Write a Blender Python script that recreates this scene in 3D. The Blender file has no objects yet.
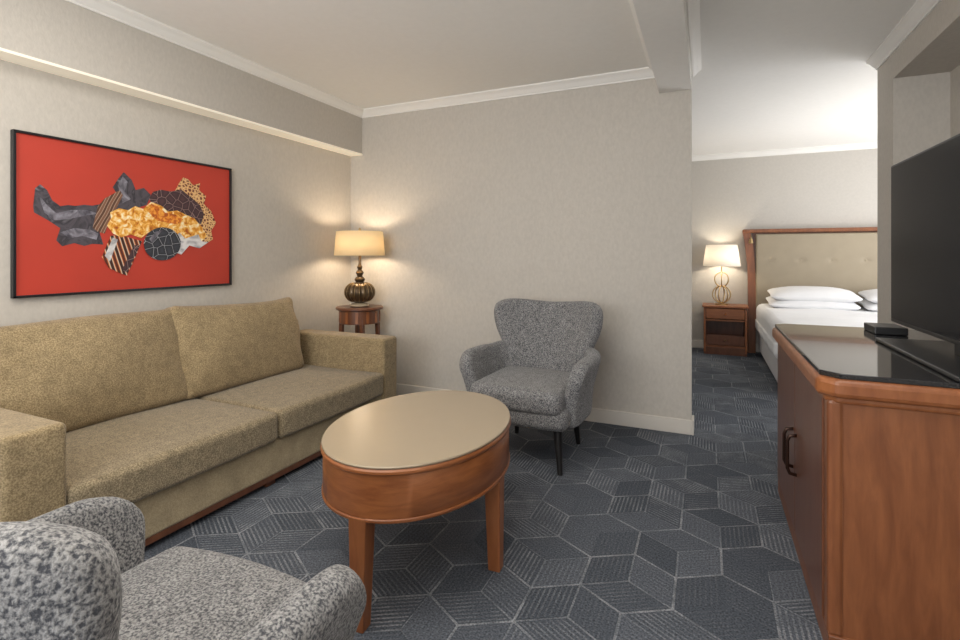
import bpy, bmesh, math, random
from mathutils import Vector, Matrix
random.seed(7)
scene = bpy.context.scene
try:
    scene.view_settings.view_transform = 'Standard'
    scene.view_settings.look = 'None'
except Exception as e:
    print(e)
H = 2.52      # ceiling height
# ------------------------------------------------------------------ materials
def new_mat(name):
    m = bpy.data.materials.new(name); m.use_nodes = True
    nt = m.node_tree
    b = nt.nodes['Principled BSDF']
    return m, nt, b
def N(nt, t, **kw):
    n = nt.nodes.new(t)
    for k, v in kw.items():
        setattr(n, k, v)
    return n
def simple(name, col, rough=0.5, metal=0.0, var=0.06, scale=8.0, bump=0.0, bscale=200.0, emis=None, estr=0.0, coat=0.0, spec=0.5, stretch=None):
    m, nt, b = new_mat(name)
    tc = N(nt, 'ShaderNodeTexCoord')
    src = tc.outputs['Object']
    if stretch:
        mp = N(nt, 'ShaderNodeMapping'); mp.inputs['Scale'].default_value = stretch
        nt.links.new(src, mp.inputs['Vector']); src = mp.outputs['Vector']
    no = N(nt, 'ShaderNodeTexNoise'); no.inputs['Scale'].default_value = scale; no.inputs['Detail'].default_value = 3
    nt.links.new(src, no.inputs['Vector'])
    rp = N(nt, 'ShaderNodeValToRGB')
    rp.color_ramp.elements[0].position = 0.3; rp.color_ramp.elements[1].position = 0.7
    rp.color_ramp.elements[0].color = [c*(1-var) for c in col]+[1]
    rp.color_ramp.elements[1].color = [min(1, c*(1+var)) for c in col]+[1]
    nt.links.new(no.outputs['Fac'], rp.inputs['Fac'])
    nt.links.new(rp.outputs['Color'], b.inputs['Base Color'])
    b.inputs['Roughness'].default_value = rough
    b.inputs['Metallic'].default_value = metal
    b.inputs['Coat Weight'].default_value = coat
    b.inputs['Specular IOR Level'].default_value = spec
    if bump > 0:
        n2 = N(nt, 'ShaderNodeTexNoise'); n2.inputs['Scale'].default_value = bscale; n2.inputs['Detail'].default_value = 2
        nt.links.new(src, n2.inputs['Vector'])
        bp = N(nt, 'ShaderNodeBump'); bp.inputs['Strength'].default_value = bump; bp.inputs['Distance'].default_value = 0.004
        nt.links.new(n2.outputs['Fac'], bp.inputs['Height']); nt.links.new(bp.outputs['Normal'], b.inputs['Normal'])
    if emis:
        b.inputs['Emission Color'].default_value = list(emis)+[1]; b.inputs['Emission Strength'].default_value = estr
    return m
def fabric(name, c1, c2, scale, lo=0.4, hi=0.6, bump=0.5, rough=0.95, stretch=(1,1,1), sheen=0.2, scale2=None):
    m, nt, b = new_mat(name)
    tc = N(nt, 'ShaderNodeTexCoord'); mp = N(nt, 'ShaderNodeMapping'); mp.inputs['Scale'].default_value = stretch
    nt.links.new(tc.outputs['Object'], mp.inputs['Vector'])
    no = N(nt, 'ShaderNodeTexNoise'); no.inputs['Scale'].default_value = scale; no.inputs['Detail'].default_value = 2.5; no.inputs['Roughness'].default_value = 0.6
    nt.links.new(mp.outputs['Vector'], no.inputs['Vector'])
    rp = N(nt, 'ShaderNodeValToRGB')
    rp.color_ramp.elements[0].position = lo; rp.color_ramp.elements[1].position = hi
    rp.color_ramp.elements[0].color = list(c1)+[1]; rp.color_ramp.elements[1].color = list(c2)+[1]
    nt.links.new(no.outputs['Fac'], rp.inputs['Fac'])
    out = rp.outputs['Color']
    if scale2:
        n3 = N(nt, 'ShaderNodeTexNoise'); n3.inputs['Scale'].default_value = scale2; n3.inputs['Detail'].default_value = 2
        nt.links.new(mp.outputs['Vector'], n3.inputs['Vector'])
        mr = N(nt, 'ShaderNodeMapRange'); mr.inputs[1].default_value = .3; mr.inputs[2].default_value = .7; mr.inputs[3].default_value = .86; mr.inputs[4].default_value = 1.12
        nt.links.new(n3.outputs['Fac'], mr.inputs[0])
        vm = N(nt, 'ShaderNodeVectorMath', operation='SCALE')
        nt.links.new(out, vm.inputs[0]); nt.links.new(mr.outputs[0], vm.inputs['Scale']); out = vm.outputs[0]
    nt.links.new(out, b.inputs['Base Color'])
    b.inputs['Roughness'].default_value = rough; b.inputs['Specular IOR Level'].default_value = 0.15
    b.inputs['Sheen Weight'].default_value = sheen
    bp = N(nt, 'ShaderNodeBump'); bp.inputs['Strength'].default_value = bump; bp.inputs['Distance'].default_value = 0.004
    nt.links.new(no.outputs['Fac'], bp.inputs['Height']); nt.links.new(bp.outputs['Normal'], b.inputs['Normal'])
    return m
def wood(name, c1, c2, stretch=(1,1,1), rough=0.35, coat=0.2):
    m, nt, b = new_mat(name)
    tc = N(nt, 'ShaderNodeTexCoord'); mp = N(nt, 'ShaderNodeMapping'); mp.inputs['Scale'].default_value = stretch
    nt.links.new(tc.outputs['Object'], mp.inputs['Vector'])
    no = N(nt, 'ShaderNodeTexNoise'); no.inputs['Scale'].default_value = 5; no.inputs['Detail'].default_value = 7; no.inputs['Roughness'].default_value = .6; no.inputs['Distortion'].default_value = 0.5
    nt.links.new(mp.outputs['Vector'], no.inputs['Vector'])
    rp = N(nt, 'ShaderNodeValToRGB')
    rp.color_ramp.elements[0].position = 0.28; rp.color_ramp.elements[1].position = 0.75
    rp.color_ramp.elements[0].color = list(c1)+[1]; rp.color_ramp.elements[1].color = list(c2)+[1]
    nt.links.new(no.outputs['Fac'], rp.inputs['Fac']); nt.links.new(rp.outputs['Color'], b.inputs['Base Color'])
    b.inputs['Roughness'].default_value = rough; b.inputs['Coat Weight'].default_value = coat; b.inputs['Coat Roughness'].default_value = 0.25
    return m

M_wall = simple('wallpaper_greige', (.535,.50,.45), .85, var=.045, scale=60, bump=.22, bscale=110, spec=.2, stretch=(1,1,.55))
M_wallb = simple('wallpaper_bedroom', (.52,.49,.445), .85, var=.03, scale=45, bump=.15, bscale=90, spec=.2)
M_ceil = simple('ceiling_paint', (.87,.855,.82), .9, var=.012, scale=30, bump=.1, bscale=60, spec=.2)
M_trim = simple('trim_white', (.84,.825,.79), .5, var=.01)
M_soffit_glow = simple('soffit_underside_glow', (.85,.80,.70), .6, var=.01, emis=(1,.86,.64), estr=.22)  # added warm emission: lamp light on the soffit underside put into the material
M_base = simple('baseboard_paint', (.66,.62,.56), .5, var=.01)
M_sofa = fabric('sofa_chenille', (.195,.142,.074), (.385,.295,.17), 190, .36, .64, .5, scale2=22)
M_sofal = fabric('sofa_seat_fabric', (.15,.118,.070), (.345,.275,.175), 190, .38, .62, .5, scale2=30)
M_sofab = fabric('sofa_base_fabric', (.33,.26,.155), (.42,.34,.215), 170, .38, .62, .3, scale2=10)
M_chair = fabric('armchair_boucle', (.055,.057,.066), (.32,.315,.31), 180, .38, .62, .8, scale2=30)
W_cherry = wood('cherry_wood', (.20,.062,.020), (.36,.13,.043), (1.5,1.5,9))
W_cherryv = wood('cherry_wood_vertical', (.20,.062,.020), (.34,.125,.044), (5,5,.9))
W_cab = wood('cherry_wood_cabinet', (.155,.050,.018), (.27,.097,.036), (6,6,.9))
W_front = wood('cherry_wood_front_shaded', (.11,.039,.019), (.17,.065,.031), (6,6,.8), rough=.3)  # darker cherry: the cabinet front's unlit look is put into the colour
W_dark = wood('mahogany_dark', (.09,.03,.014), (.19,.072,.034), (4,4,1))
M_leg = simple('leg_black', (.012,.011,.011), .4)
M_black = simple('black_plastic', (.012,.012,.013), .35)
M_screen = simple('tv_glass', (.007,.008,.011), .15, spec=.12)
M_gran = simple('black_granite', (.014,.014,.016), .08, var=.6, scale=300, coat=.3)
M_glass = simple('bronze_glass_top', (.33,.265,.185), .27, var=.01, spec=.6)
M_glassf = simple('lamp_foot_glass', (.50,.40,.275), .12, var=.01, coat=.5)
M_bronze = simple('bronze_ribbed', (.10,.065,.035), .28, metal=.6, var=.3)
M_gold = simple('brass', (.48,.34,.17), .3, metal=1.0)
M_brib = simple('brass_rib', (.32,.22,.11), .35, metal=1.0)
M_handle = simple('handle_bronze', (.05,.025,.018), .3, metal=.7)
M_white = simple('linen_white', (.78,.78,.79), .9, var=.02, bump=.2, bscale=30)
M_skirt = simple('bed_skirt', (.55,.55,.57), .9, var=.02)
M_head = simple('headboard_leather', (.32,.265,.185), .5, var=.04)
M_frame = simple('frame_black', (.01,.01,.012), .3)
def shade_mat(name, col, estr):
    m, nt, b = new_mat(name)
    b.inputs['Base Color'].default_value = list(col)+[1]; b.inputs['Roughness'].default_value = .9
    tc = N(nt, 'ShaderNodeTexCoord'); wv = N(nt, 'ShaderNodeTexNoise'); wv.inputs['Scale'].default_value = 120
    nt.links.new(tc.outputs['Object'], wv.inputs['Vector'])
    bp = N(nt, 'ShaderNodeBump'); bp.inputs['Strength'].default_value = .1; nt.links.new(wv.outputs['Fac'], bp.inputs['Height']); nt.links.new(bp.outputs['Normal'], b.inputs['Normal'])
    tr = N(nt, 'ShaderNodeBsdfTranslucent'); tr.inputs['Color'].default_value = list(col)+[1]
    mx = N(nt, 'ShaderNodeMixShader'); mx.inputs[0].default_value = .30
    em = N(nt, 'ShaderNodeEmission'); em.inputs['Color'].default_value = (col[0],col[1]*.86,col[2]*.66,1); em.inputs['Strength'].default_value = estr
    ad = N(nt, 'ShaderNodeAddShader')
    nt.links.new(b.outputs[0], mx.inputs[1]); nt.links.new(tr.outputs[0], mx.inputs[2])
    nt.links.new(mx.outputs[0], ad.inputs[0]); nt.links.new(em.outputs[0], ad.inputs[1])
    nt.links.new(ad.outputs[0], nt.nodes['Material Output'].inputs['Surface'])
    return m
M_shade = shade_mat('lampshade_warm', (.80,.68,.46), .16)
M_shade2 = shade_mat('lampshade_bedroom', (.88,.84,.78), .25)

# ------------------------------------------------------------------ mesh helpers
def link(o):
    scene.collection.objects.link(o); return o
def mesh_obj(name, verts, faces, mat=None, smooth=False):
    me = bpy.data.meshes.new(name); me.from_pydata([tuple(v) for v in verts], [], faces); me.update()
    bm = bmesh.new(); bm.from_mesh(me); bmesh.ops.recalc_face_normals(bm, faces=bm.faces); bm.to_mesh(me); bm.free()
    if mat: me.materials.append(mat)
    if smooth: me.shade_smooth()
    return link(bpy.data.objects.new(name, me))
def box(name, x0, x1, y0, y1, z0, z1, mat, bev=0.0, parent=None, seg=2):
    cx, cy, cz = (x0+x1)/2, (y0+y1)/2, (z0+z1)/2
    me = bpy.data.meshes.new(name); bm = bmesh.new(); bmesh.ops.create_cube(bm, size=1)
    for v in bm.verts:
        v.co = Vector((v.co.x*(x1-x0), v.co.y*(y1-y0), v.co.z*(z1-z0)))
    if bev > 0:
        bmesh.ops.bevel(bm, geom=bm.edges[:], offset=bev, segments=seg, profile=.5, affect='EDGES')
    bm.to_mesh(me); bm.free(); me.materials.append(mat)
    o = link(bpy.data.objects.new(name, me)); o.location = (cx, cy, cz)
    if parent: o.parent = parent
    return o
def group(name, loc=(0,0,0), rot=0.0):
    e = bpy.data.objects.new(name, None); e.location = loc; e.rotation_euler = (0,0,rot); e.empty_display_size = .1
    return link(e)
def axc(h, r, n):
    r = min(r, h*.98)
    e = [h-r+r*math.tan(math.radians(a)) for a in (45,30,15)]
    inner = [-(h-r)+2*(h-r)*i/n for i in range(n+1)]
    return [-v for v in e]+inner+e[::-1], r
def softbox(name, dims, loc, r, mat, n=8, deform=None, parent=None, rot=(0,0,0)):
    hx, hy, hz = [d/2 for d in dims]
    r = min(r, hx*.98, hy*.98, hz*.98)
    ax = [axc(h, r, n)[0] for h in (hx,hy,hz)]
    L = [len(a)-1 for a in ax]
    idx = {}; verts = []; faces = []
    def vid(i,j,k):
        key = (i,j,k)
        if key not in idx:
            p = Vector((ax[0][i], ax[1][j], ax[2][k]))
            inn = Vector([max(-(h-r), min(h-r, c)) for c, h in zip(p, (hx,hy,hz))])
            d = p-inn
            if d.length > 1e-9: p = inn+d.normalized()*r
            if deform: p = Vector(deform(p.x, p.y, p.z))
            idx[key] = len(verts); verts.append(p)
        return idx[key]
    for a in range(3):
        b, c = [q for q in range(3) if q != a]
        for side in (0, L[a]):
            for i in range(L[b]):
                for j in range(L[c]):
                    q = []
                    for (di,dj) in ((0,0),(1,0),(1,1),(0,1)):
                        t = [0,0,0]; t[a] = side; t[b] = i+di; t[c] = j+dj
                        q.append(vid(*t))
                    faces.append(q)
    o = mesh_obj(name, verts, faces, mat, True)
    o.location = loc; o.rotation_euler = rot
    if parent: o.parent = parent
    return o
def lathe(name, prof, mat, loc=(0,0,0), segs=48, parent=None, rmod=None, sx=1, sy=1, smooth=True):
    verts = []; faces = []; n = len(prof)
    for i in range(segs):
        a = 2*math.pi*i/segs
        for j,(r,z) in enumerate(prof):
            rr = r*(rmod(a,j) if rmod else 1)
            verts.append((rr*math.cos(a)*sx, rr*math.sin(a)*sy, z))
    for i in range(segs):
        k = (i+1) % segs
        for j in range(n-1):
            faces.append((i*n+j, k*n+j, k*n+j+1, i*n+j+1))
    if prof[0][0] > 1e-4: faces.append([i*n for i in range(segs)])
    if prof[-1][0] > 1e-4: faces.append([i*n+n-1 for i in range(segs)])
    me = bpy.data.meshes.new(name); me.from_pydata(verts, [], faces)
    bm = bmesh.new(); bm.from_mesh(me); bmesh.ops.remove_doubles(bm, verts=bm.verts, dist=1e-5); bmesh.ops.recalc_face_normals(bm, faces=bm.faces); bm.to_mesh(me); bm.free()
    me.materials.append(mat)
    if smooth:
        me.shade_smooth()
        try: me.set_sharp_from_angle(angle=math.radians(40))
        except Exception: pass
    o = link(bpy.data.objects.new(name, me)); o.location = loc
    if parent: o.parent = parent
    return o
def open_shell(name, prof, mat, loc, segs=48, thick=.003, parent=None):
    verts = []; faces = []; n = len(prof)
    for i in range(segs):
        a = 2*math.pi*i/segs
        for (r,z) in prof: verts.append((r*math.cos(a), r*math.sin(a), z))
    for i in range(segs):
        k = (i+1) % segs
        for j in range(n-1): faces.append((i*n+j, k*n+j, k*n+j+1, i*n+j+1))
    o = mesh_obj(name, verts, faces, mat, True); o.location = loc
    md = o.modifiers.new('s','SOLIDIFY'); md.thickness = thick
    if parent: o.parent = parent
    return o
def tube(name, pts, rad, mat, closed=False, parent=None, segs=10):
    pts = [Vector(p) for p in pts]; n = len(pts); verts = []; faces = []
    up0 = None
    for i,p in enumerate(pts):
        if closed: t = pts[(i+1)%n]-pts[i-1]
        else: t = pts[min(i+1,n-1)]-pts[max(i-1,0)]
        t.normalize()
        if up0 is None:
            up0 = t.orthogonal().normalized()
        up0 = (up0 - t*up0.dot(t)).normalized(); bn = t.cross(up0)
        for s in range(segs):
            a = 2*math.pi*s/segs
            verts.append(p+up0*rad*math.cos(a)+bn*rad*math.sin(a))
    m = n if closed else n-1
    for i in range(m):
        k = (i+1)%n
        for s in range(segs):
            faces.append((i*segs+s, i*segs+(s+1)%segs, k*segs+(s+1)%segs, k*segs+s))
    if not closed:
        faces.append(list(range(segs))); faces.append([(n-1)*segs+s for s in range(segs)])
    o = mesh_obj(name, verts, faces, mat, True)
    if parent: o.parent = parent
    return o
def taper_leg(name, top, bot, rt, rb, mat, parent=None, segs=16, square=False):
    top, bot = Vector(top), Vector(bot); verts=[]; faces=[]
    ns = 4 if square else segs
    for (p,r) in ((top,rt),(bot,rb)):
        for s in range(ns):
            a = 2*math.pi*s/ns + (math.pi/4 if square else 0)
            verts.append((p.x+r*math.cos(a), p.y+r*math.sin(a), p.z))
    for s in range(ns): faces.append((s,(s+1)%ns, ns+(s+1)%ns, ns+s))
    faces.append(list(range(ns))); faces.append(list(range(ns,2*ns)))
    o = mesh_obj(name, verts, faces, mat, not square)
    if not square:
        try: o.data.set_sharp_from_angle(angle=math.radians(50))
        except Exception: pass
    if square:
        md = o.modifiers.new('b','BEVEL'); md.width=.004; md.segments=2
    if parent: o.parent = parent
    return o
def interp(tab, x):
    for (a,b),(c,d) in zip(tab[:-1], tab[1:]):
        if x <= c:
            t = (x-a)/(c-a) if c > a else 0
            t = max(0,min(1,t)); t = t*t*(3-2*t)*.5+t*.5
            return b+(d-b)*t
    return tab[-1][1]

# ------------------------------------------------------------------ carpet floor
def build_floor():
    e = .185; X0,X1,Y0,Y1 = -2.99,3.4,-2.5,7.22
    me = bpy.data.meshes.new('floor'); bm = bmesh.new()
    uvl = bm.loops.layers.uv.new('UVMap'); cl = bm.loops.layers.float_color.new('tile')
    dx = e*math.sqrt(3); dy = e*1.5
    vc = {}
    def V(x,y):
        k=(round(x*2000),round(y*2000))
        if k not in vc: vc[k]=bm.verts.new((x,y,0))
        return vc[k]
    rows = int((Y1-Y0)/dy)+4; cols = int((X1-X0)/dx)+4
    for r in range(rows):
        for c in range(cols):
            cx = X0-dx+c*dx+(dx/2 if r%2 else 0); cy = Y0-dy+r*dy
            hx = [(cx+e*math.cos(math.radians(30+60*k)), cy+e*math.sin(math.radians(30+60*k))) for k in range(6)]
            off = 0 if random.random()<.5 else 1
            hexr = random.random()
            shared = random.random() < .6
            for q in range(3):
                a,b,d = hx[(2*q+off)%6], hx[(2*q+1+off)%6], hx[(2*q+2+off)%6]
                vs = [V(cx,cy),V(*a),V(*b),V(*d)]
                try: f = bm.faces.new(vs)
                except Exception: continue
                col = (hexr if shared else random.random(), random.random(), (.2 if hexr<.5 else .8) if shared else random.random(), 1)
                for lp,uv in zip(f.loops, ((0,0),(1,0),(1,1),(0,1))):
                    lp[uvl].uv = uv; lp[cl] = col
    for co,no in (((X0,0,0),(-1,0,0)),((X1,0,0),(1,0,0)),((0,Y0,0),(0,-1,0)),((0,Y1,0),(0,1,0))):
        bmesh.ops.bisect_plane(bm, geom=bm.verts[:]+bm.edges[:]+bm.faces[:], plane_co=co, plane_no=no, clear_outer=True)
    for f in bm.faces:
        if f.normal.z < 0: f.normal_flip()
    bm.to_mesh(me); bm.free()
    m, nt, b = new_mat('carpet_geometric')
    L = nt.links
    uv = N(nt,'ShaderNodeUVMap'); uv.uv_map='UVMap'; sp = N(nt,'ShaderNodeSeparateXYZ'); L.new(uv.outputs[0], sp.inputs[0])
    at = N(nt,'ShaderNodeAttribute'); at.attribute_name='tile'; sc = N(nt,'ShaderNodeSeparateColor'); L.new(at.outputs['Color'], sc.inputs[0])
    def mt(op,a,b2=None,c=None):
        n = N(nt,'ShaderNodeMath',operation=op)
        for i,x in enumerate((a,b2,c)):
            if x is None: continue
            if isinstance(x,(int,float)): n.inputs[i].default_value=x
            else: L.new(x,n.inputs[i])
        return n.outputs[0]
    u,v = sp.outputs[0], sp.outputs[1]; R,G,B = sc.outputs[0],sc.outputs[1],sc.outputs[2]
    au = mt('ABSOLUTE', mt('SUBTRACT',u,.5)); av = mt('ABSOLUTE', mt('SUBTRACT',v,.5)); mx = mt('MAXIMUM',au,av)
    outer = mt('GREATER_THAN', mt('MAXIMUM',u,v), .972)
    inner = mt('MULTIPLY', mt('LESS_THAN', mt('MINIMUM',u,v), .022), mt('MULTIPLY', mt('GREATER_THAN', R, .30), .7))
    border = mt('MAXIMUM', outer, inner)
    su = mt('LESS_THAN', mt('FRACT', mt('MULTIPLY',u,9.0)), .40)
    sv = mt('LESS_THAN', mt('FRACT', mt('MULTIPLY',v,9.0)), .40)
    pick = mt('GREATER_THAN', B, .5)
    st = mt('ADD', mt('MULTIPLY',su,pick), mt('MULTIPLY',sv,mt('SUBTRACT',1.0,pick)))
    amt = N(nt,'ShaderNodeMapRange'); L.new(R,amt.inputs[0]); amt.inputs[1].default_value=.35; amt.inputs[2].default_value=.80; amt.inputs[3].default_value=.07; amt.inputs[4].default_value=.48
    st = mt('MULTIPLY', st, amt.outputs[0])
    inset = mt('LESS_THAN', mx, .44)
    st = mt('MULTIPLY', st, inset)
    tc = N(nt,'ShaderNodeTexCoord')
    n1 = N(nt,'ShaderNodeTexNoise'); n1.inputs['Scale'].default_value=150; n1.inputs['Detail'].default_value=2; L.new(tc.outputs['Object'],n1.inputs['Vector'])
    n2 = N(nt,'ShaderNodeTexNoise'); n2.inputs['Scale'].default_value=11; n2.inputs['Detail'].default_value=4; L.new(tc.outputs['Object'],n2.inputs['Vector'])
    mask = mt('MAXIMUM', mt('MULTIPLY',border,.62), st)
    nm = N(nt,'ShaderNodeMapRange'); L.new(n2.outputs['Fac'],nm.inputs[0]); nm.inputs[1].default_value=.38; nm.inputs[2].default_value=.62; nm.inputs[3].default_value=.35; nm.inputs[4].default_value=1.0
    mask = mt('MULTIPLY', mask, nm.outputs[0])
    dk = N(nt,'ShaderNodeMix', data_type='RGBA'); L.new(G,dk.inputs['Factor']); dk.inputs['A'].default_value=(.062,.071,.087,1); dk.inputs['B'].default_value=(.098,.109,.130,1)
    mm = N(nt,'ShaderNodeMix', data_type='RGBA'); L.new(mask,mm.inputs['Factor']); L.new(dk.outputs['Result'],mm.inputs['A']); mm.inputs['B'].default_value=(.34,.35,.37,1)
    nn = N(nt,'ShaderNodeMapRange'); L.new(n1.outputs['Fac'],nn.inputs[0]); nn.inputs[1].default_value=.3; nn.inputs[2].default_value=.7; nn.inputs[3].default_value=.5; nn.inputs[4].default_value=1.5
    vm = N(nt,'ShaderNodeVectorMath',operation='SCALE'); L.new(mm.outputs['Result'],vm.inputs[0]); L.new(nn.outputs[0],vm.inputs['Scale'])
    L.new(vm.outputs[0], b.inputs['Base Color']); b.inputs['Roughness'].default_value=.95; b.inputs['Specular IOR Level'].default_value=.1
    bp = N(nt,'ShaderNodeBump'); bp.inputs['Strength'].default_value=.4; bp.inputs['Distance'].default_value=.003
    L.new(n1.outputs['Fac'],bp.inputs['Height']); L.new(bp.outputs['Normal'],b.inputs['Normal'])
    me.materials.append(m)
    return link(bpy.data.objects.new('floor', me))
build_floor()

# ------------------------------------------------------------------ room shell
WL=-2.97; SF=-2.84; YB=3.70; XE=-0.095; XR=1.04; YR=4.15; YBB=7.20
box('ceiling', -3.1, 3.5, -2.6, 7.3, H, H+.1, M_ceil)
box('wall_left', WL-.12, WL, -2.6, YB+.12, 0, H, M_wall)
sof = group('soffit_left'); box('soffit_body', WL, SF, -2.5, YB, 2.135, H, M_wall, parent=sof)
box('soffit_underside', WL, SF+.002, -2.5, YB, 2.122, 2.135, M_soffit_glow, parent=sof)
box('wall_back', WL, XE, YB, YB+.12, 0, H, M_wall)
bmn = group('ceiling_beam'); box('beam_body', -.30, XE, -2.5, YB, 2.345, H, M_ceil, parent=bmn)
box('wall_bedroom_back', -1.3, 3.4, YBB, YBB+.12, 0, H, M_wallb)
box('wall_bedroom_left', -1.3, -1.18, YB+.12, YBB, 0, H, M_wallb)
box('wall_bedroom_right', 3.4, 3.52, YR-.12, YBB+.12, 0, H, M_wallb)
wr = group('wall_right')
box('near_part', XR, XR+.4, -2.5, 1.0, 0, H, M_wall, parent=wr)
box('niche_back', XR+.27, XR+.4, 1.0, 3.84, 0, H, M_wall, parent=wr)
box('niche_header', XR, XR+.27, 1.0, 3.84, 2.30, H, M_wall, parent=wr)
box('end_pier', XR, XR+.4, 3.84, YR, 0, H, M_wall, parent=wr)
box('wall_bedroom_front', XR+.4, 3.4, YR-.12, YR, 0, H, M_wallb)
wf = group('wall_front')
box('sill', -2.97, 1.5, -2.62, -2.5, 0, .7, M_wall, parent=wf)
box('head', -2.97, 1.5, -2.62, -2.5, 2.3, H, M_wall, parent=wf)
box('left_pier', -2.97, -2.4, -2.62, -2.5, .7, 2.3, M_wall, parent=wf)
box('right_pier', .7, 1.5, -2.62, -2.5, .7, 2.3, M_wall, parent=wf)
w1 = group('window_1')
for i,(a,b_) in enumerate(((-2.4,-2.35),(-.87,-.83),(.65,.7))):
    box('mullion_%d'%i, a, b_, -2.6, -2.54, .7, 2.3, M_trim, parent=w1)
box('rail_low', -2.4, .7, -2.6, -2.54, .7, .75, M_trim, parent=w1)
box('rail_high', -2.4, .7, -2.6, -2.54, 2.25, 2.3, M_trim, parent=w1)

def crown(name, p0, p1, nrm, top=H, s=.062):
    prof = [(0,0),(s,0),(s,-.010),(s*.62,-.026),(s*.3,-.048),(s*.16,-.054),(s*.16,-.064),(0,-.064)]
    n = Vector((nrm[0],nrm[1],0)); v=[]; f=[]; k=len(prof)
    for p in (p0,p1):
        for (a,z) in prof: v.append(Vector((p[0],p[1],top+z))+n*a)
    for i in range(k): f.append((i,(i+1)%k,k+(i+1)%k,k+i))
    f.append(list(range(k))); f.append(list(range(k,2*k)))
    return mesh_obj(name, v, f, M_trim)
crown('trim_1', (SF,-2.5),(SF,YB),(1,0))
crown('trim_2', (SF,YB),(-.30,YB),(0,-1))
crown('trim_3', (-.30,-2.5),(-.30,YB),(-1,0))
crown('trim_4', (XE,-2.5),(XE,YB+.12),(1,0))
crown('trim_5', (XR,-2.5),(XR,YR),(-1,0))
crown('trim_6', (-1.18,YBB),(3.4,YBB),(0,-1))
def baseboard(name,x0,x1,y0,y1):
    box(name,x0,x1,y0,y1,0,.10,M_base,.004)
baseboard('baseboard_back', WL, XE, YB-.016, YB)
baseboard('baseboard_back_end', XE, XE+.016, YB-.016, YB+.12)
baseboard('baseboard_left', WL, WL+.016, -2.5, YB-.016)
baseboard('baseboard_bedroom', -1.18, 3.4, YBB-.016, YBB)
baseboard('baseboard_right', XR-.016, XR, 3.84, YR)

# ------------------------------------------------------------------ sofa
sofa = group('sofa', (-2.5,1.97,0))
def S(o): o.parent = sofa; o.location = Vector(o.location)-Vector((-2.5,1.97,0)); return o
S(softbox('base', (.84,1.94,.185), (-2.50,1.972,.15), .015, M_sofab))
S(box('plinth', -2.91,-2.085,.88,3.06,.03,.062, W_dark,.003))
for nm,y0,y1 in (('arm_near',.835,1.022),('arm_far',2.925,3.10)):
    S(softbox(nm, (.87,y1-y0,.575), (-2.495,(y0+y1)/2,.3425), .022, M_sofa, deform=None))
S(softbox('back_frame', (.12,1.92,.68), (-2.89,1.97,.40), .03, M_sofa))
def seatd(w,d,h,sd):
    rn = random.Random(sd); ph = rn.random()*6
    def f(x,y,z):
        k = max(0,(1-(2*x/d)**2))*max(0,(1-(2*y/w)**2))
        if z>0: z += .020*k + .004*math.sin(9*y+ph)*math.cos(7*x)
        x += .012*max(0,(1-(2*y/w)**2))*(1 if x>0 else 0)
        return (x,y,z)
    return f
for i,(y0,y1) in enumerate(((1.024,1.976),(1.984,2.923))):
    S(softbox('seat_cushion_%d'%i,(.79,y1-y0,.155),(-2.445,(y0+y1)/2,.318),.028,M_sofal,n=12,deform=seatd(y1-y0,.79,.15,i)))
def backd(w,h,sd):
    rn=random.Random(sd); a=rn.random()*6
    def f(x,y,z):
        k=max(0,(1-(2*z/h)**2))*max(0,(1-(2*y/w)**2))
        e=abs(2*y/w)
        x += (.055*k+.012*math.sin(8*y+a)*math.sin(9*z+.5*a))*(1 if x>0 else .2)
        if z>0:
            x -= .02*(2*z/h)**3
            z += .010*math.sin(5*y+a) + .016*e**4
        x *= 1-.35*e**6
        x += .009*math.sin(30*(abs(y)+z*.8))*e**3*(1 if x>0 else 0)
        return (x,y,z)
    return f
for i,(y0,y1) in enumerate(((.995,1.93),(1.88,2.80))):
    S(softbox('back_cushion_%d'%i,(.155,y1-y0,.52),(-2.775+.02*i,(y0+y1)/2,.648),.04,M_sofa,n=24,deform=backd(y1-y0,.52,i+4),rot=(0,-.20,0)))
for i,(x,y) in enumerate(((-2.13,.95),(-2.13,1.97),(-2.13,2.99),(-2.86,.95),(-2.86,2.99))):
    S(box('foot_%d'%i,x-.025,x+.025,y-.03,y+.03,0,.032,W_dark,.003))

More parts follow.
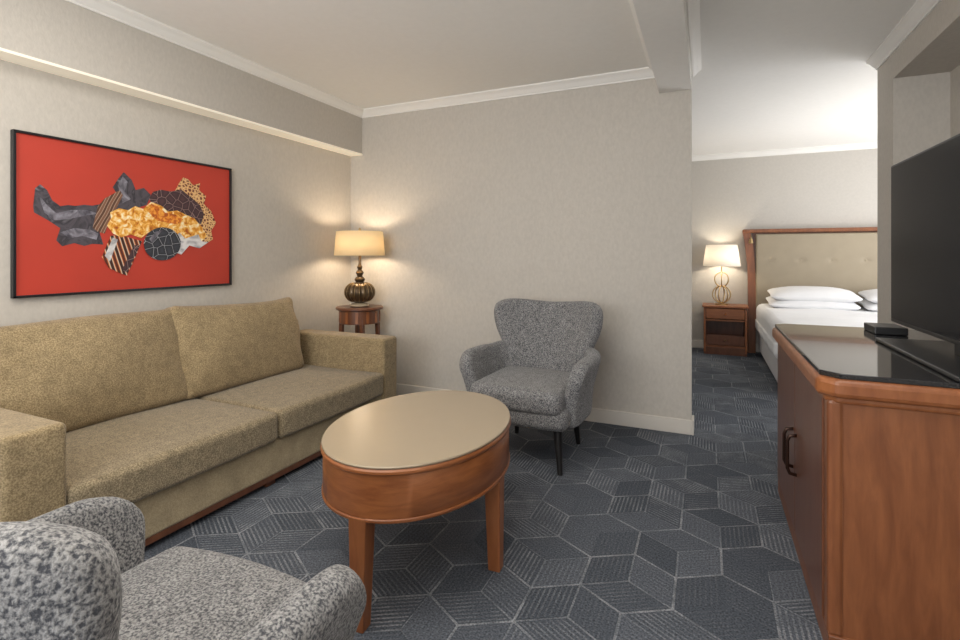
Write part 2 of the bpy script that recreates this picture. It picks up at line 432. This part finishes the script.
# ------------------------------------------------------------------ armchairs
def shell_grid(name, nu, nv, fn, thick, mat, parent):
    verts=[fn(i/nu, j/nv) for i in range(nu+1) for j in range(nv+1)]; faces=[]
    for i in range(nu):
        for j in range(nv):
            a=i*(nv+1)+j; faces.append((a,a+nv+1,a+nv+2,a+1))
    o=mesh_obj(name,verts,faces,mat,True)
    m1=o.modifiers.new('s','SOLIDIFY'); m1.thickness=thick; m1.offset=0; m1.use_even_offset=False
    m2=o.modifiers.new('ss','SUBSURF'); m2.levels=2; m2.render_levels=2
    o.parent=parent; return o
def armchair(loc, rot):
    g=group('armchair',loc,rot)
    HW=[(0,.255),(.35,.260),(.48,.275),(.60,.315),(.72,.352),(.85,.372),(.95,.370),(1,.352)]
    ZT=[(0,.900),(.35,.908),(.65,.920),(.85,.918),(.95,.905),(1,.885)]
    def bk(s,t):
        u=2*s-1; hw=interp(HW,t); zt=interp(ZT,abs(u)); z=.27+(zt-.27)*t
        y=.245+.115*t-.17*abs(u)**2.3*(.25+.75*t)
        return (u*hw,y,z)
    shell_grid('back',14,14,bk,.085,M_chair,g)
    PX=[(0,.235),(.2,.315),(.45,.345),(.8,.345),(1,.325)]
    PY=[(0,.27),(.2,.17),(.45,.03),(.8,-.17),(1,-.29)]
    ZA=[(0,.64),(.3,.622),(.6,.63),(.82,.63),(.93,.605),(1,.53)]
    for sg in (-1,1):
        def ar(s,t,sg=sg):
            x=interp(PX,s)-.035+.070*t*t; y=interp(PY,s)+.07*(1-t)*(s>.8)*(s-.8)*5; z=.25+(interp(ZA,s)-.25)*t
            return (sg*x,y,z)
        shell_grid('arm_left' if sg<0 else 'arm_right',14,7,ar,.085,M_chair,g)
    softbox('seat_base',(.62,.60,.13),(0,-.02,.31),.05,M_chair,parent=g,deform=lambda x,y,z:(x*(1-.12*(y>0)*y/.3),y-.03*(1-(x/.31)**2)*(1 if y<0 else 0),z))
    softbox('seat_cushion',(.57,.56,.13),(0,-.06,.400),.045,M_chair,parent=g,n=10,deform=lambda x,y,z:(x,y-.03*(1-(x/.29)**2)*(1 if y<0 else 0),z+(.022*max(0,1-(x/.3)**2)*max(0,1-(y/.3)**2) if z>0 else 0)))
    for i,(x,y) in enumerate(((-.25,-.25),(.25,-.25),(-.21,.22),(.21,.22))):
        taper_leg('leg_%d'%i,(x*.92,y*.92,.27),(x*1.03,y*1.06,0),.028,.014,M_leg,parent=g)
    return g
armchair((-.985,3.0,0),math.radians(-3))
armchair((-1.0,.55,0),math.radians(181))

# ------------------------------------------------------------------ coffee table
ct=group('coffee_table',(-1.064,1.785,0),math.radians(4))
A,Bx=.475,.350
def ell(name,z0,z1,grow,mat,bev=.006):
    a=A+grow; b=Bx+grow
    prof=[(0,z0),(1-bev*2,z0),(1,z0+bev),(1,z1-bev),(1-bev*2,z1),(0,z1)]
    return lathe(name,prof,mat,(0,0,0),96,ct,sx=b,sy=a)
ell('apron',.365,.515,-.008,W_cherry)
ell('lower_bead',.357,.370,-.004,W_cherry,.003)
ell('top_rim',.511,.531,0,W_cherry)
ell('glass',.532,.541,-.003,M_glass,.003)
for i,(x,y) in enumerate(((0,-.440),(.310,0),(0,.440),(-.310,0))):
    taper_leg('leg_%d'%i,(x,y,.37),(x*1.02,y*1.02,0),.046,.034,W_cherryv,parent=ct,square=True)

# ------------------------------------------------------------------ round side table + lamp
st=group('round_side_table',(-2.65,3.42,0))
lathe('top',[(0,.765),(.185,.765),(.195,.772),(.195,.782),(.188,.79),(0,.79)],W_dark,parent=st)
lathe('apron',[(0,.655),(.165,.655),(.165,.765),(0,.765)],W_front,parent=st)
for k in range(12):
    a=2*math.pi*k/12
    o=box('slat_%d'%k,-.004,.004,-.012,.012,.665,.758,W_cherryv,.001,parent=st); o.location=(.166*math.cos(a),.166*math.sin(a),.71); o.rotation_euler=(0,0,a)
lathe('shelf',[(0,.20),(.15,.20),(.15,.22),(0,.22)],W_dark,parent=st)
for k in range(4):
    a=math.pi/4+k*math.pi/2
    taper_leg('leg_%d'%k,(.145*math.cos(a),.145*math.sin(a),.70),(.17*math.cos(a),.17*math.sin(a),0),.024,.016,W_dark,parent=st,square=True)
tl=group('table_lamp',(-2.65,3.42,.791))
lathe('foot',[(0,0),(.075,0),(.085,.008),(.085,.016),(.07,.024),(.035,.032),(0,.032)],M_glassf,parent=tl)
prof=[(0,.03),(.03,.032)]
for i in range(17):
    a=math.pi*i/16; prof.append((.03+.092*math.sin(a)**.85 if 0<i<16 else .03, .035+.165*(1-math.cos(a))/2))
prof+= [(.03,.205),(.042,.215),(.045,.227),(.036,.24),(.022,.25),(.026,.267),(.034,.28),(.026,.295),(.016,.305),(.02,.32),(.024,.33),(.014,.345),(.011,.365),(.011,.50),(0,.50)]
lathe('gourd_body',prof,M_bronze,parent=tl,segs=160,rmod=lambda a,j:1+.03*math.cos(20*a) if 2<=j<=19 else 1)
for k in range(20):
    a0=2*math.pi*k/20
    pts=[]
    for i in range(1,16):
        a=math.pi*i/16; r=(.03+.092*math.sin(a)**.85)*1.03
        pts.append((r*math.cos(a0),r*math.sin(a0),.035+.165*(1-math.cos(a))/2))
    tube('rib_%d'%k,pts,.0022,M_brib,parent=tl,segs=6)
open_shell('shade',[(.208,.425),(.200,.525),(.192,.625)],M_shade,(0,0,0),parent=tl)
lathe('finial',[(0,.62),(.008,.625),(.012,.64),(.006,.655),(0,.66)],M_gold,parent=tl)
tube('harp',[(.0,0.19,.62),(0,0,.622),(0,-.19,.62)],.002,M_gold,parent=tl,segs=6)

# ------------------------------------------------------------------ picture
pic=group('framed_picture',(WL,1.825,1.412))
PW,PH=1.18,.79
box('canvas',.006,.018,-PW/2+.01,PW/2-.01,-PH/2+.01,PH/2-.01,simple('art_red',(.49,.046,.026),.5,var=.06,scale=3),parent=pic)
for nm,a in (('top',(-PW/2,PW/2,PH/2-.012,PH/2)),('bottom',(-PW/2,PW/2,-PH/2,-PH/2+.012)),('left',(-PW/2,-PW/2+.012,-PH/2,PH/2)),('right',(PW/2-.012,PW/2,-PH/2,PH/2))):
    box('frame_'+nm,.002,.030,a[0],a[1],a[2],a[3],M_frame,.002,parent=pic)
def art(px,py):
    r=(px-480)/502; Y=2.97*(.9114+.4115*r)/(.4115-.9114*r); s=(Y-1.243)/1.18
    vt=129+(px-12)*.1927; vb=297-(px-12)*.046
    return (s-.5)*PW, ((vb-py)/(vb-vt)-.5)*PH
lay=[.0185]
def stripe_mat(name,cols,scale,axis=0,dist=2,rot=0.0,typ='wave'):
    m,nt,b=new_mat(name); tc=N(nt,'ShaderNodeTexCoord'); mp=N(nt,'ShaderNodeMapping'); mp.inputs['Rotation'].default_value=(rot,0,0)
    nt.links.new(tc.outputs['Object'],mp.inputs['Vector'])
    if typ=='wave':
        w=N(nt,'ShaderNodeTexWave'); w.bands_direction='Y'; w.inputs['Scale'].default_value=scale; w.inputs['Distortion'].default_value=dist; w.inputs['Detail'].default_value=3; out=w.outputs['Fac']
    elif typ=='voro':
        w=N(nt,'ShaderNodeTexVoronoi'); w.feature='DISTANCE_TO_EDGE'; w.inputs['Scale'].default_value=scale; out=w.outputs['Distance']
    else:
        w=N(nt,'ShaderNodeTexNoise'); w.inputs['Scale'].default_value=scale; w.inputs['Detail'].default_value=5; w.inputs['Distortion'].default_value=dist; out=w.outputs['Fac']
    nt.links.new(mp.outputs['Vector'],w.inputs['Vector'])
    rp=N(nt,'ShaderNodeValToRGB'); els=rp.color_ramp.elements
    while len(els)<len(cols): els.new(.5)
    for i,(p,c) in enumerate(cols): els[i].position=p; els[i].color=list(c)+[1]
    nt.links.new(out,rp.inputs['Fac']); nt.links.new(rp.outputs['Color'],b.inputs['Base Color']); b.inputs['Roughness'].default_value=.5
    return m
def shape(name,pts,mat):
    p=[art(*q) for q in pts]; x=lay[0]; lay[0]+=.0004
    o=mesh_obj(name,[(x,a,b) for a,b in p],[list(range(len(p)))],mat); o.parent=pic; return o
A_cloth=stripe_mat('art_cloth',[(.3,(.02,.018,.022)),(.48,(.085,.075,.09)),(.58,(.03,.026,.034)),(.75,(.26,.25,.28))],6,dist=2.5,typ='noise')
A_clothl=stripe_mat('art_cloth_light',[(.3,(.05,.045,.06)),(.5,(.17,.16,.19)),(.72,(.34,.33,.38))],12,dist=2,typ='noise')
A_gold=stripe_mat('art_gold',[(.3,(.35,.07,.01)),(.43,(.70,.28,.02)),(.52,(.88,.50,.12)),(.66,(.95,.85,.6))],34,dist=.8,typ='noise')
A_orange=stripe_mat('art_orange',[(.3,(.20,.03,.01)),(.48,(.60,.14,.01)),(.6,(.85,.36,.05))],40,dist=.8,typ='noise')
A_page=stripe_mat('art_pages',[(.2,(.10,.04,.02)),(.5,(.45,.33,.25)),(.8,(.20,.09,.05))],11,dist=1.2,rot=.45)
A_page2=stripe_mat('art_book',[(.15,(.05,.015,.01)),(.45,(.80,.68,.52)),(.6,(.70,.20,.04)),(.9,(.10,.02,.01))],7,dist=.6,rot=-.3)
A_dark=stripe_mat('art_darknet',[(.0,(.35,.22,.2)),(.05,(.04,.02,.025)),(.5,(.09,.04,.045))],22,typ='voro')
A_lace=stripe_mat('art_lace',[(.0,(.85,.58,.28)),(.14,(.55,.27,.10)),(.25,(.14,.03,.02))],55,typ='voro')
A_globe=stripe_mat('art_globe',[(.0,(.6,.62,.65)),(.025,(.02,.022,.03)),(.5,(.05,.055,.07))],20,typ='voro')
A_white=stripe_mat('art_shard',[(.3,(.22,.22,.25)),(.6,(.72,.70,.70))],12,typ='noise')
shape('cloth_left',[(33,206),(35,188),(40,184),(47,190),(52,200),(60,206),(68,205),(75,206),(84,205),(92,206),(103,204),(114,206),(108,222),(99,232),(103,245),(92,244),(84,246),(74,243),(62,246),(56,240),(60,228),(48,220),(34,212)],A_cloth)
shape('cloth_fold_1',[(38,193),(46,204),(56,213),(70,210),(86,210),(98,214),(84,216),(68,219),(54,220),(44,212)],A_clothl)
shape('cloth_fold_2',[(60,232),(74,228),(90,230),(98,234),(96,240),(82,236),(70,238)],A_clothl)
shape('cloth_top',[(94,212),(104,199),(118,197),(112,188),(118,179),(123,173),(131,181),(135,191),(143,189),(150,196),(146,206),(120,214)],A_cloth)
shape('cloth_fold_3',[(117,186),(122,177),(127,183),(124,192),(130,200),(122,204)],A_clothl)
shape('lace_right',[(172,196),(178,185),(182,179),(187,181),(192,187),(199,185),(198,192),(205,198),(203,206),(210,213),(215,225),(210,233),(212,241),(203,247),(194,243),(192,230),(188,218),(182,208)],A_lace)
shape('net_dark',[(148,200),(152,193),(160,191),(170,193),(180,191),(190,199),(199,207),(203,216),(200,226),(188,222),(170,216),(154,210)],A_dark)
shape('pages_upper',[(97,207),(104,199),(119,191),(122,196),(117,206),(108,222),(104,234),(97,232),(92,228)],A_page)
shape('book_lower',[(101,257),(110,236),(120,236),(141,242),(136,254),(126,276),(118,273),(108,268)],A_page2)
shape('book_edge',[(104,256),(112,238),(117,240),(109,262)],A_white)
shape('book_spine',[(121,270),(133,246),(139,246),(126,273)],A_dark)
shape('gold_mass',[(106,226),(110,219),(109,213),(118,209),(127,211),(134,207),(142,210),(150,203),(160,207),(167,213),(176,212),(186,217),(193,220),(200,228),(206,238),(197,246),(188,240),(178,241),(167,233),(158,236),(148,233),(140,239),(130,235),(120,238),(112,234)],A_gold)
shape('orange_mass',[(150,205),(158,208),(164,214),(174,216),(182,221),(176,226),(166,224),(156,222),(148,214)],A_orange)
shape('shards',[(172,240),(178,234),(184,240),(197,236),(200,243),(207,244),(198,250),(188,247),(180,256),(170,252)],A_white)
c=(161,245); shape('globe',[(c[0]+18.5*math.cos(2*math.pi*k/28), c[1]+16.5*math.sin(2*math.pi*k/28)) for k in range(28)],A_globe)
shape('globe_glint',[(148,240),(154,233),(162,231),(156,237),(151,244)],A_clothl)

# ------------------------------------------------------------------ bedroom: nightstand, lamp, bed
ns=group('nightstand',(.205,6.97,0))
box('top',-.255,.255,-.19,.19,.575,.60,W_cherry,.004,parent=ns)
box('side_left',-.24,-.215,-.17,.18,.03,.575,W_cherry,.002,parent=ns)
box('side_right',.215,.24,-.17,.18,.03,.575,W_cherry,.002,parent=ns)
box('back_panel',-.215,.215,.16,.18,.03,.575,W_dark,parent=ns)
box('drawer_front',-.21,.21,-.175,-.155,.44,.565,W_cherry,.003,parent=ns)
box('shelf',-.215,.215,-.16,.16,.41,.43,W_cherry,parent=ns)
box('bottom_shelf',-.215,.215,-.16,.16,.09,.115,W_cherry,parent=ns)
box('lower_drawer',-.21,.21,-.175,-.155,.12,.24,W_front,.003,parent=ns)
box('plinth',-.235,.235,-.165,.175,0,.09,W_dark,.002,parent=ns)
lathe('knob',[(0,0),(.012,.004),(.015,.014),(0,.02)],M_gold,parent=ns).location=(0,-.19,.49)
lathe('knob_low',[(0,0),(.012,.004),(.015,.014),(0,.02)],M_gold,parent=ns).location=(0,-.19,.17)
l2=group('table_lamp',(.17,6.97,.601))
lathe('foot',[(0,0),(.075,0),(.075,.012),(.02,.02),(0,.02)],M_gold,parent=l2)
def ring(name,r,zc,rot,parent,sq=1.0):
    pts=[(r*math.cos(t)*math.cos(rot),r*math.cos(t)*math.sin(rot),zc+r*sq*math.sin(t)) for t in [2*math.pi*i/36 for i in range(36)]]
    tube(name,pts,.007,M_gold,True,parent,8)
for k in range(3):
    ring('ring_low_%d'%k,.105,.127,k*math.pi/3+.2,l2)
    ring('ring_high_%d'%k,.090,.315,k*math.pi/3+.5,l2,1.0)
lathe('stem',[(0,.40),(.009,.40),(.009,.54),(0,.54)],M_gold,parent=l2)
open_shell('shade',[(.215,.480),(.198,.60),(.178,.745)],M_shade2,(0,0,0),parent=l2)

bed=group('bed',(1.5,6.1,0))
def Bd(o): o.parent=bed; o.location=Vector(o.location)-Vector((1.5,6.1,0)); return o
BX0,BX1=.56,2.46
Bd(softbox('box_spring',(BX1-BX0-.04,1.98,.30),((BX0+BX1)/2,6.08,.20),.03,M_skirt))
Bd(box('bed_base',BX0+.08,BX1-.08,5.2,7.0,0,.08,M_black))
def duv(x,y,z):
    s=.008*math.sin(7*x+1)*math.cos(6*y)
    if z>0: z+=s
    if z<-.02: x*=1.012; x+=.006*math.sin(14*y)
    return (x,y,z)
Bd(softbox('duvet',(BX1-BX0+.02,2.0,.34),((BX0+BX1)/2,6.06,.455),.08,M_white,n=24,deform=duv))
def pil(w,d,h):
    def f(x,y,z):
        k=(1-.75*abs(2*x/w)**3)*(1-.6*abs(2*y/d)**3)
        return (x*(1+.03*abs(2*y/d)),y*(1+.03*abs(2*x/w)),z*max(.15,k)*1.15)
    return f
for i,(x,z) in enumerate(((1.08,.675),(1.10,.765),(1.98,.675),(2.0,.765))):
    Bd(softbox('pillow_%d'%i,(.84,.46,.15),(x,6.78+.02*(i%2),z),.06,M_white,n=10,deform=pil(.84,.46,.15),rot=(.12,0,0)))
hb0,hb1=.47,2.55
for sg,xb in ((1,hb0),(-1,hb1)):
    v=[];f=[]; n=12
    for i in range(n+1):
        t=i/n; z=1.50*t; fl=-.055*max(0,(t-.55)/.45)**2*sg
        for (dx_,dy_) in ((0,0),(.085*sg,0),(.085*sg,.07),(0,.07)):
            v.append((xb+dx_+fl*(1.0), 7.09+dy_, z))
    for i in range(n):
        for s in range(4): f.append((i*4+s,i*4+(s+1)%4,(i+1)*4+(s+1)%4,(i+1)*4+s))
    f.append((0,1,2,3)); f.append((n*4,n*4+1,n*4+2,n*4+3))
    Bd(mesh_obj('post_left' if sg>0 else 'post_right',v,f,W_cab))
Bd(box('top_rail',hb0-.06,hb1+.06,7.07,7.165,1.495,1.54,W_cab,.012))
Bd(box('back_board',hb0+.05,hb1-.05,7.13,7.16,.3,1.5,W_dark))
def tuft(x,y,z):
    if y<0:
        for k in range(6):
            bx=-.80+k*.32; d2=(x-bx)**2+(z-.14)**2; y+=.012*math.exp(-d2/.0008)
    return (x,y,z)
Bd(softbox('upholstered_panel',(hb1-hb0-.17,.06,.92),((hb0+hb1)/2,7.11,1.02),.02,M_head,n=60,deform=tuft))
for k in range(6):
    bt=Bd(lathe('button_%d'%k,[(0,-.006),(.012,-.003),(.012,.003),(0,.006)],M_head,((hb0+hb1)/2-.80+k*.32,7.088,1.16),12)); bt.rotation_euler=(math.radians(90),0,0)
def P(o): o.parent=bed; o.location=Vector((.50,7.05,1.42))-Vector((1.5,6.1,0)); return o
P(lathe('reading_lamp_head',[(0,0),(.018,0),(.028,-.055),(.0,-.055)],M_gold))
P(tube('reading_lamp_arm',[(0,.045,.02),(0,0,.03),(0,0,0)],.006,M_gold))

# ------------------------------------------------------------------ media cabinet
cb=group('media_cabinet',(.68,2.4,0))
def C(o): o.parent=cb; o.location=Vector(o.location)-Vector((.68,2.4,0)); return o
CX0,CX1,CY0,CY1=.335,1.02,1.82,2.99
C(box('body',CX0+.012,CX1,CY0+.0,CY1,.07,.785,W_cab,.003))
C(box('plinth',CX0+.0,CX1,CY0-.01,CY1,.0,.075,W_cab,.004))
C(box('corner_post_near',CX0-.002,CX0+.04,CY0-.006,CY0+.05,.07,.785,W_cab,.012))
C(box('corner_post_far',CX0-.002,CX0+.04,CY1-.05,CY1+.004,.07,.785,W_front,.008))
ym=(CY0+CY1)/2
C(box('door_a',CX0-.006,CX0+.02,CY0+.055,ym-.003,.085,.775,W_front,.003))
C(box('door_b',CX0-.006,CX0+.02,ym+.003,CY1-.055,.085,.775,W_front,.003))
for i,yy in enumerate((ym-.045,ym+.045)):
    C(tube('handle_%d'%i,[(CX0-.004,yy,.495),(CX0-.03,yy,.49),(CX0-.038,yy,.47),(CX0-.038,yy,.36),(CX0-.03,yy,.34),(CX0-.004,yy,.335)],.007,M_handle,segs=10))
def slab(name,x0,x1,y0,y1,z0,z1,ch,mat,bev=.006):
    p=[(x0+ch,y0),(x1,y0),(x1,y1),(x0+ch,y1),(x0,y1-ch),(x0,y0+ch)]
    v=[(a,b,z0) for a,b in p]+[(a,b,z1) for a,b in p]; n=6
    f=[tuple(range(n)),tuple(range(n,2*n))]+[(i,(i+1)%n,n+(i+1)%n,n+i) for i in range(n)]
    o=mesh_obj(name,v,f,mat); md=o.modifiers.new('b','BEVEL'); md.width=bev; md.segments=3; return o
C(slab('top_cove',CX0-.008,CX1,CY0-.012,CY1+.008,.774,.800,.03,W_cherryv,.01))
C(slab('top_mould',CX0-.03,CX1,CY0-.035,CY1+.02,.794,.851,.045,W_cherryv,.016))
C(slab('granite_top',CX0-.018,CX1,CY0-.020,CY1+.012,.850,.867,.045,M_gran,.003))
# TV
tv=group('television',(.762,2.16,0))
box('panel',-.018,.018,-.62,.62,.925,1.615,M_black,.006,parent=tv)
box('screen',-.0195,-.017,-.608,.608,.942,1.604,M_screen,parent=tv)
box('neck',.005,.03,-.06,.06,.875,1.1,M_black,.004,parent=tv)
box('stand_base',-.13,.15,-.36,.40,.8675,.881,M_black,.005,parent=tv)
sb=group('set_top_box',(.74,2.84,.8675)); box('case',-.06,.06,-.085,.085,0,.033,M_black,.004,parent=sb)

# ------------------------------------------------------------------ lights
def area(name,loc,rot,sx,sy,pw,col):
    l=bpy.data.lights.new(name,'AREA'); l.shape='RECTANGLE'; l.size=sx; l.size_y=sy; l.energy=pw; l.color=col
    o=link(bpy.data.objects.new(name,l)); o.location=loc; o.rotation_euler=rot; return o
def point(name,loc,pw,col,rad=.05):
    l=bpy.data.lights.new(name,'POINT'); l.energy=pw; l.color=col; l.shadow_soft_size=rad
    o=link(bpy.data.objects.new(name,l)); o.location=loc; return o
R90=math.radians(90)
area('daylight_window',(-.85,-2.45,1.5),(R90,0,0),3.0,1.6,66,(.95,.97,1.0))
area('overhead_fill_living',(-1.3,.9,2.48),(0,0,0),1.8,1.2,30,(1,.95,.87))  # unseen soft light added overhead, no fixture modelled
area('overhead_fill_hall',(.5,1.2,2.48),(0,0,0),.7,1.2,8,(1,.96,.92))  # added out-of-view light over the hall, not a fitting
area('ceiling_fill_living',(-1.2,-.9,1.5),(math.radians(148),0,0),1.8,.9,58,(1,.96,.90))  # unseen fill behind the camera, added to lighten the ceiling
area('bedroom_side_fill',(3.3,5.7,1.3),(R90,0,R90),2.4,1.4,78,(.94,.96,1.0))  # added soft side light that brightens the bedroom; the wall here has no opening
area('ceiling_fill_bedroom',(1.9,5.3,.95),(math.radians(180),0,0),1.8,1.6,17,(1,.97,.93))  # added fill over the bed, aimed up to whiten the bedroom ceiling
point('lamp_bulb_living',(-2.65,3.42,1.30),8.5,(1,.81,.60))
point('lamp_bulb_bedroom',(.17,6.97,1.20),7,(1,.88,.70))
w=bpy.data.worlds.new('World'); scene.world=w; w.use_nodes=True
w.node_tree.nodes['Background'].inputs[0].default_value=(.75,.85,1,1); w.node_tree.nodes['Background'].inputs[1].default_value=1.0

# ------------------------------------------------------------------ camera
cam=bpy.data.cameras.new('Camera'); cam.sensor_width=36; cam.lens=502/960*36; cam.shift_y=-65/960; cam.clip_start=.05
co=link(bpy.data.objects.new('Camera',cam)); co.location=(0,0,1.22); co.rotation_euler=(R90,0,math.radians(24.3))
scene.camera=co
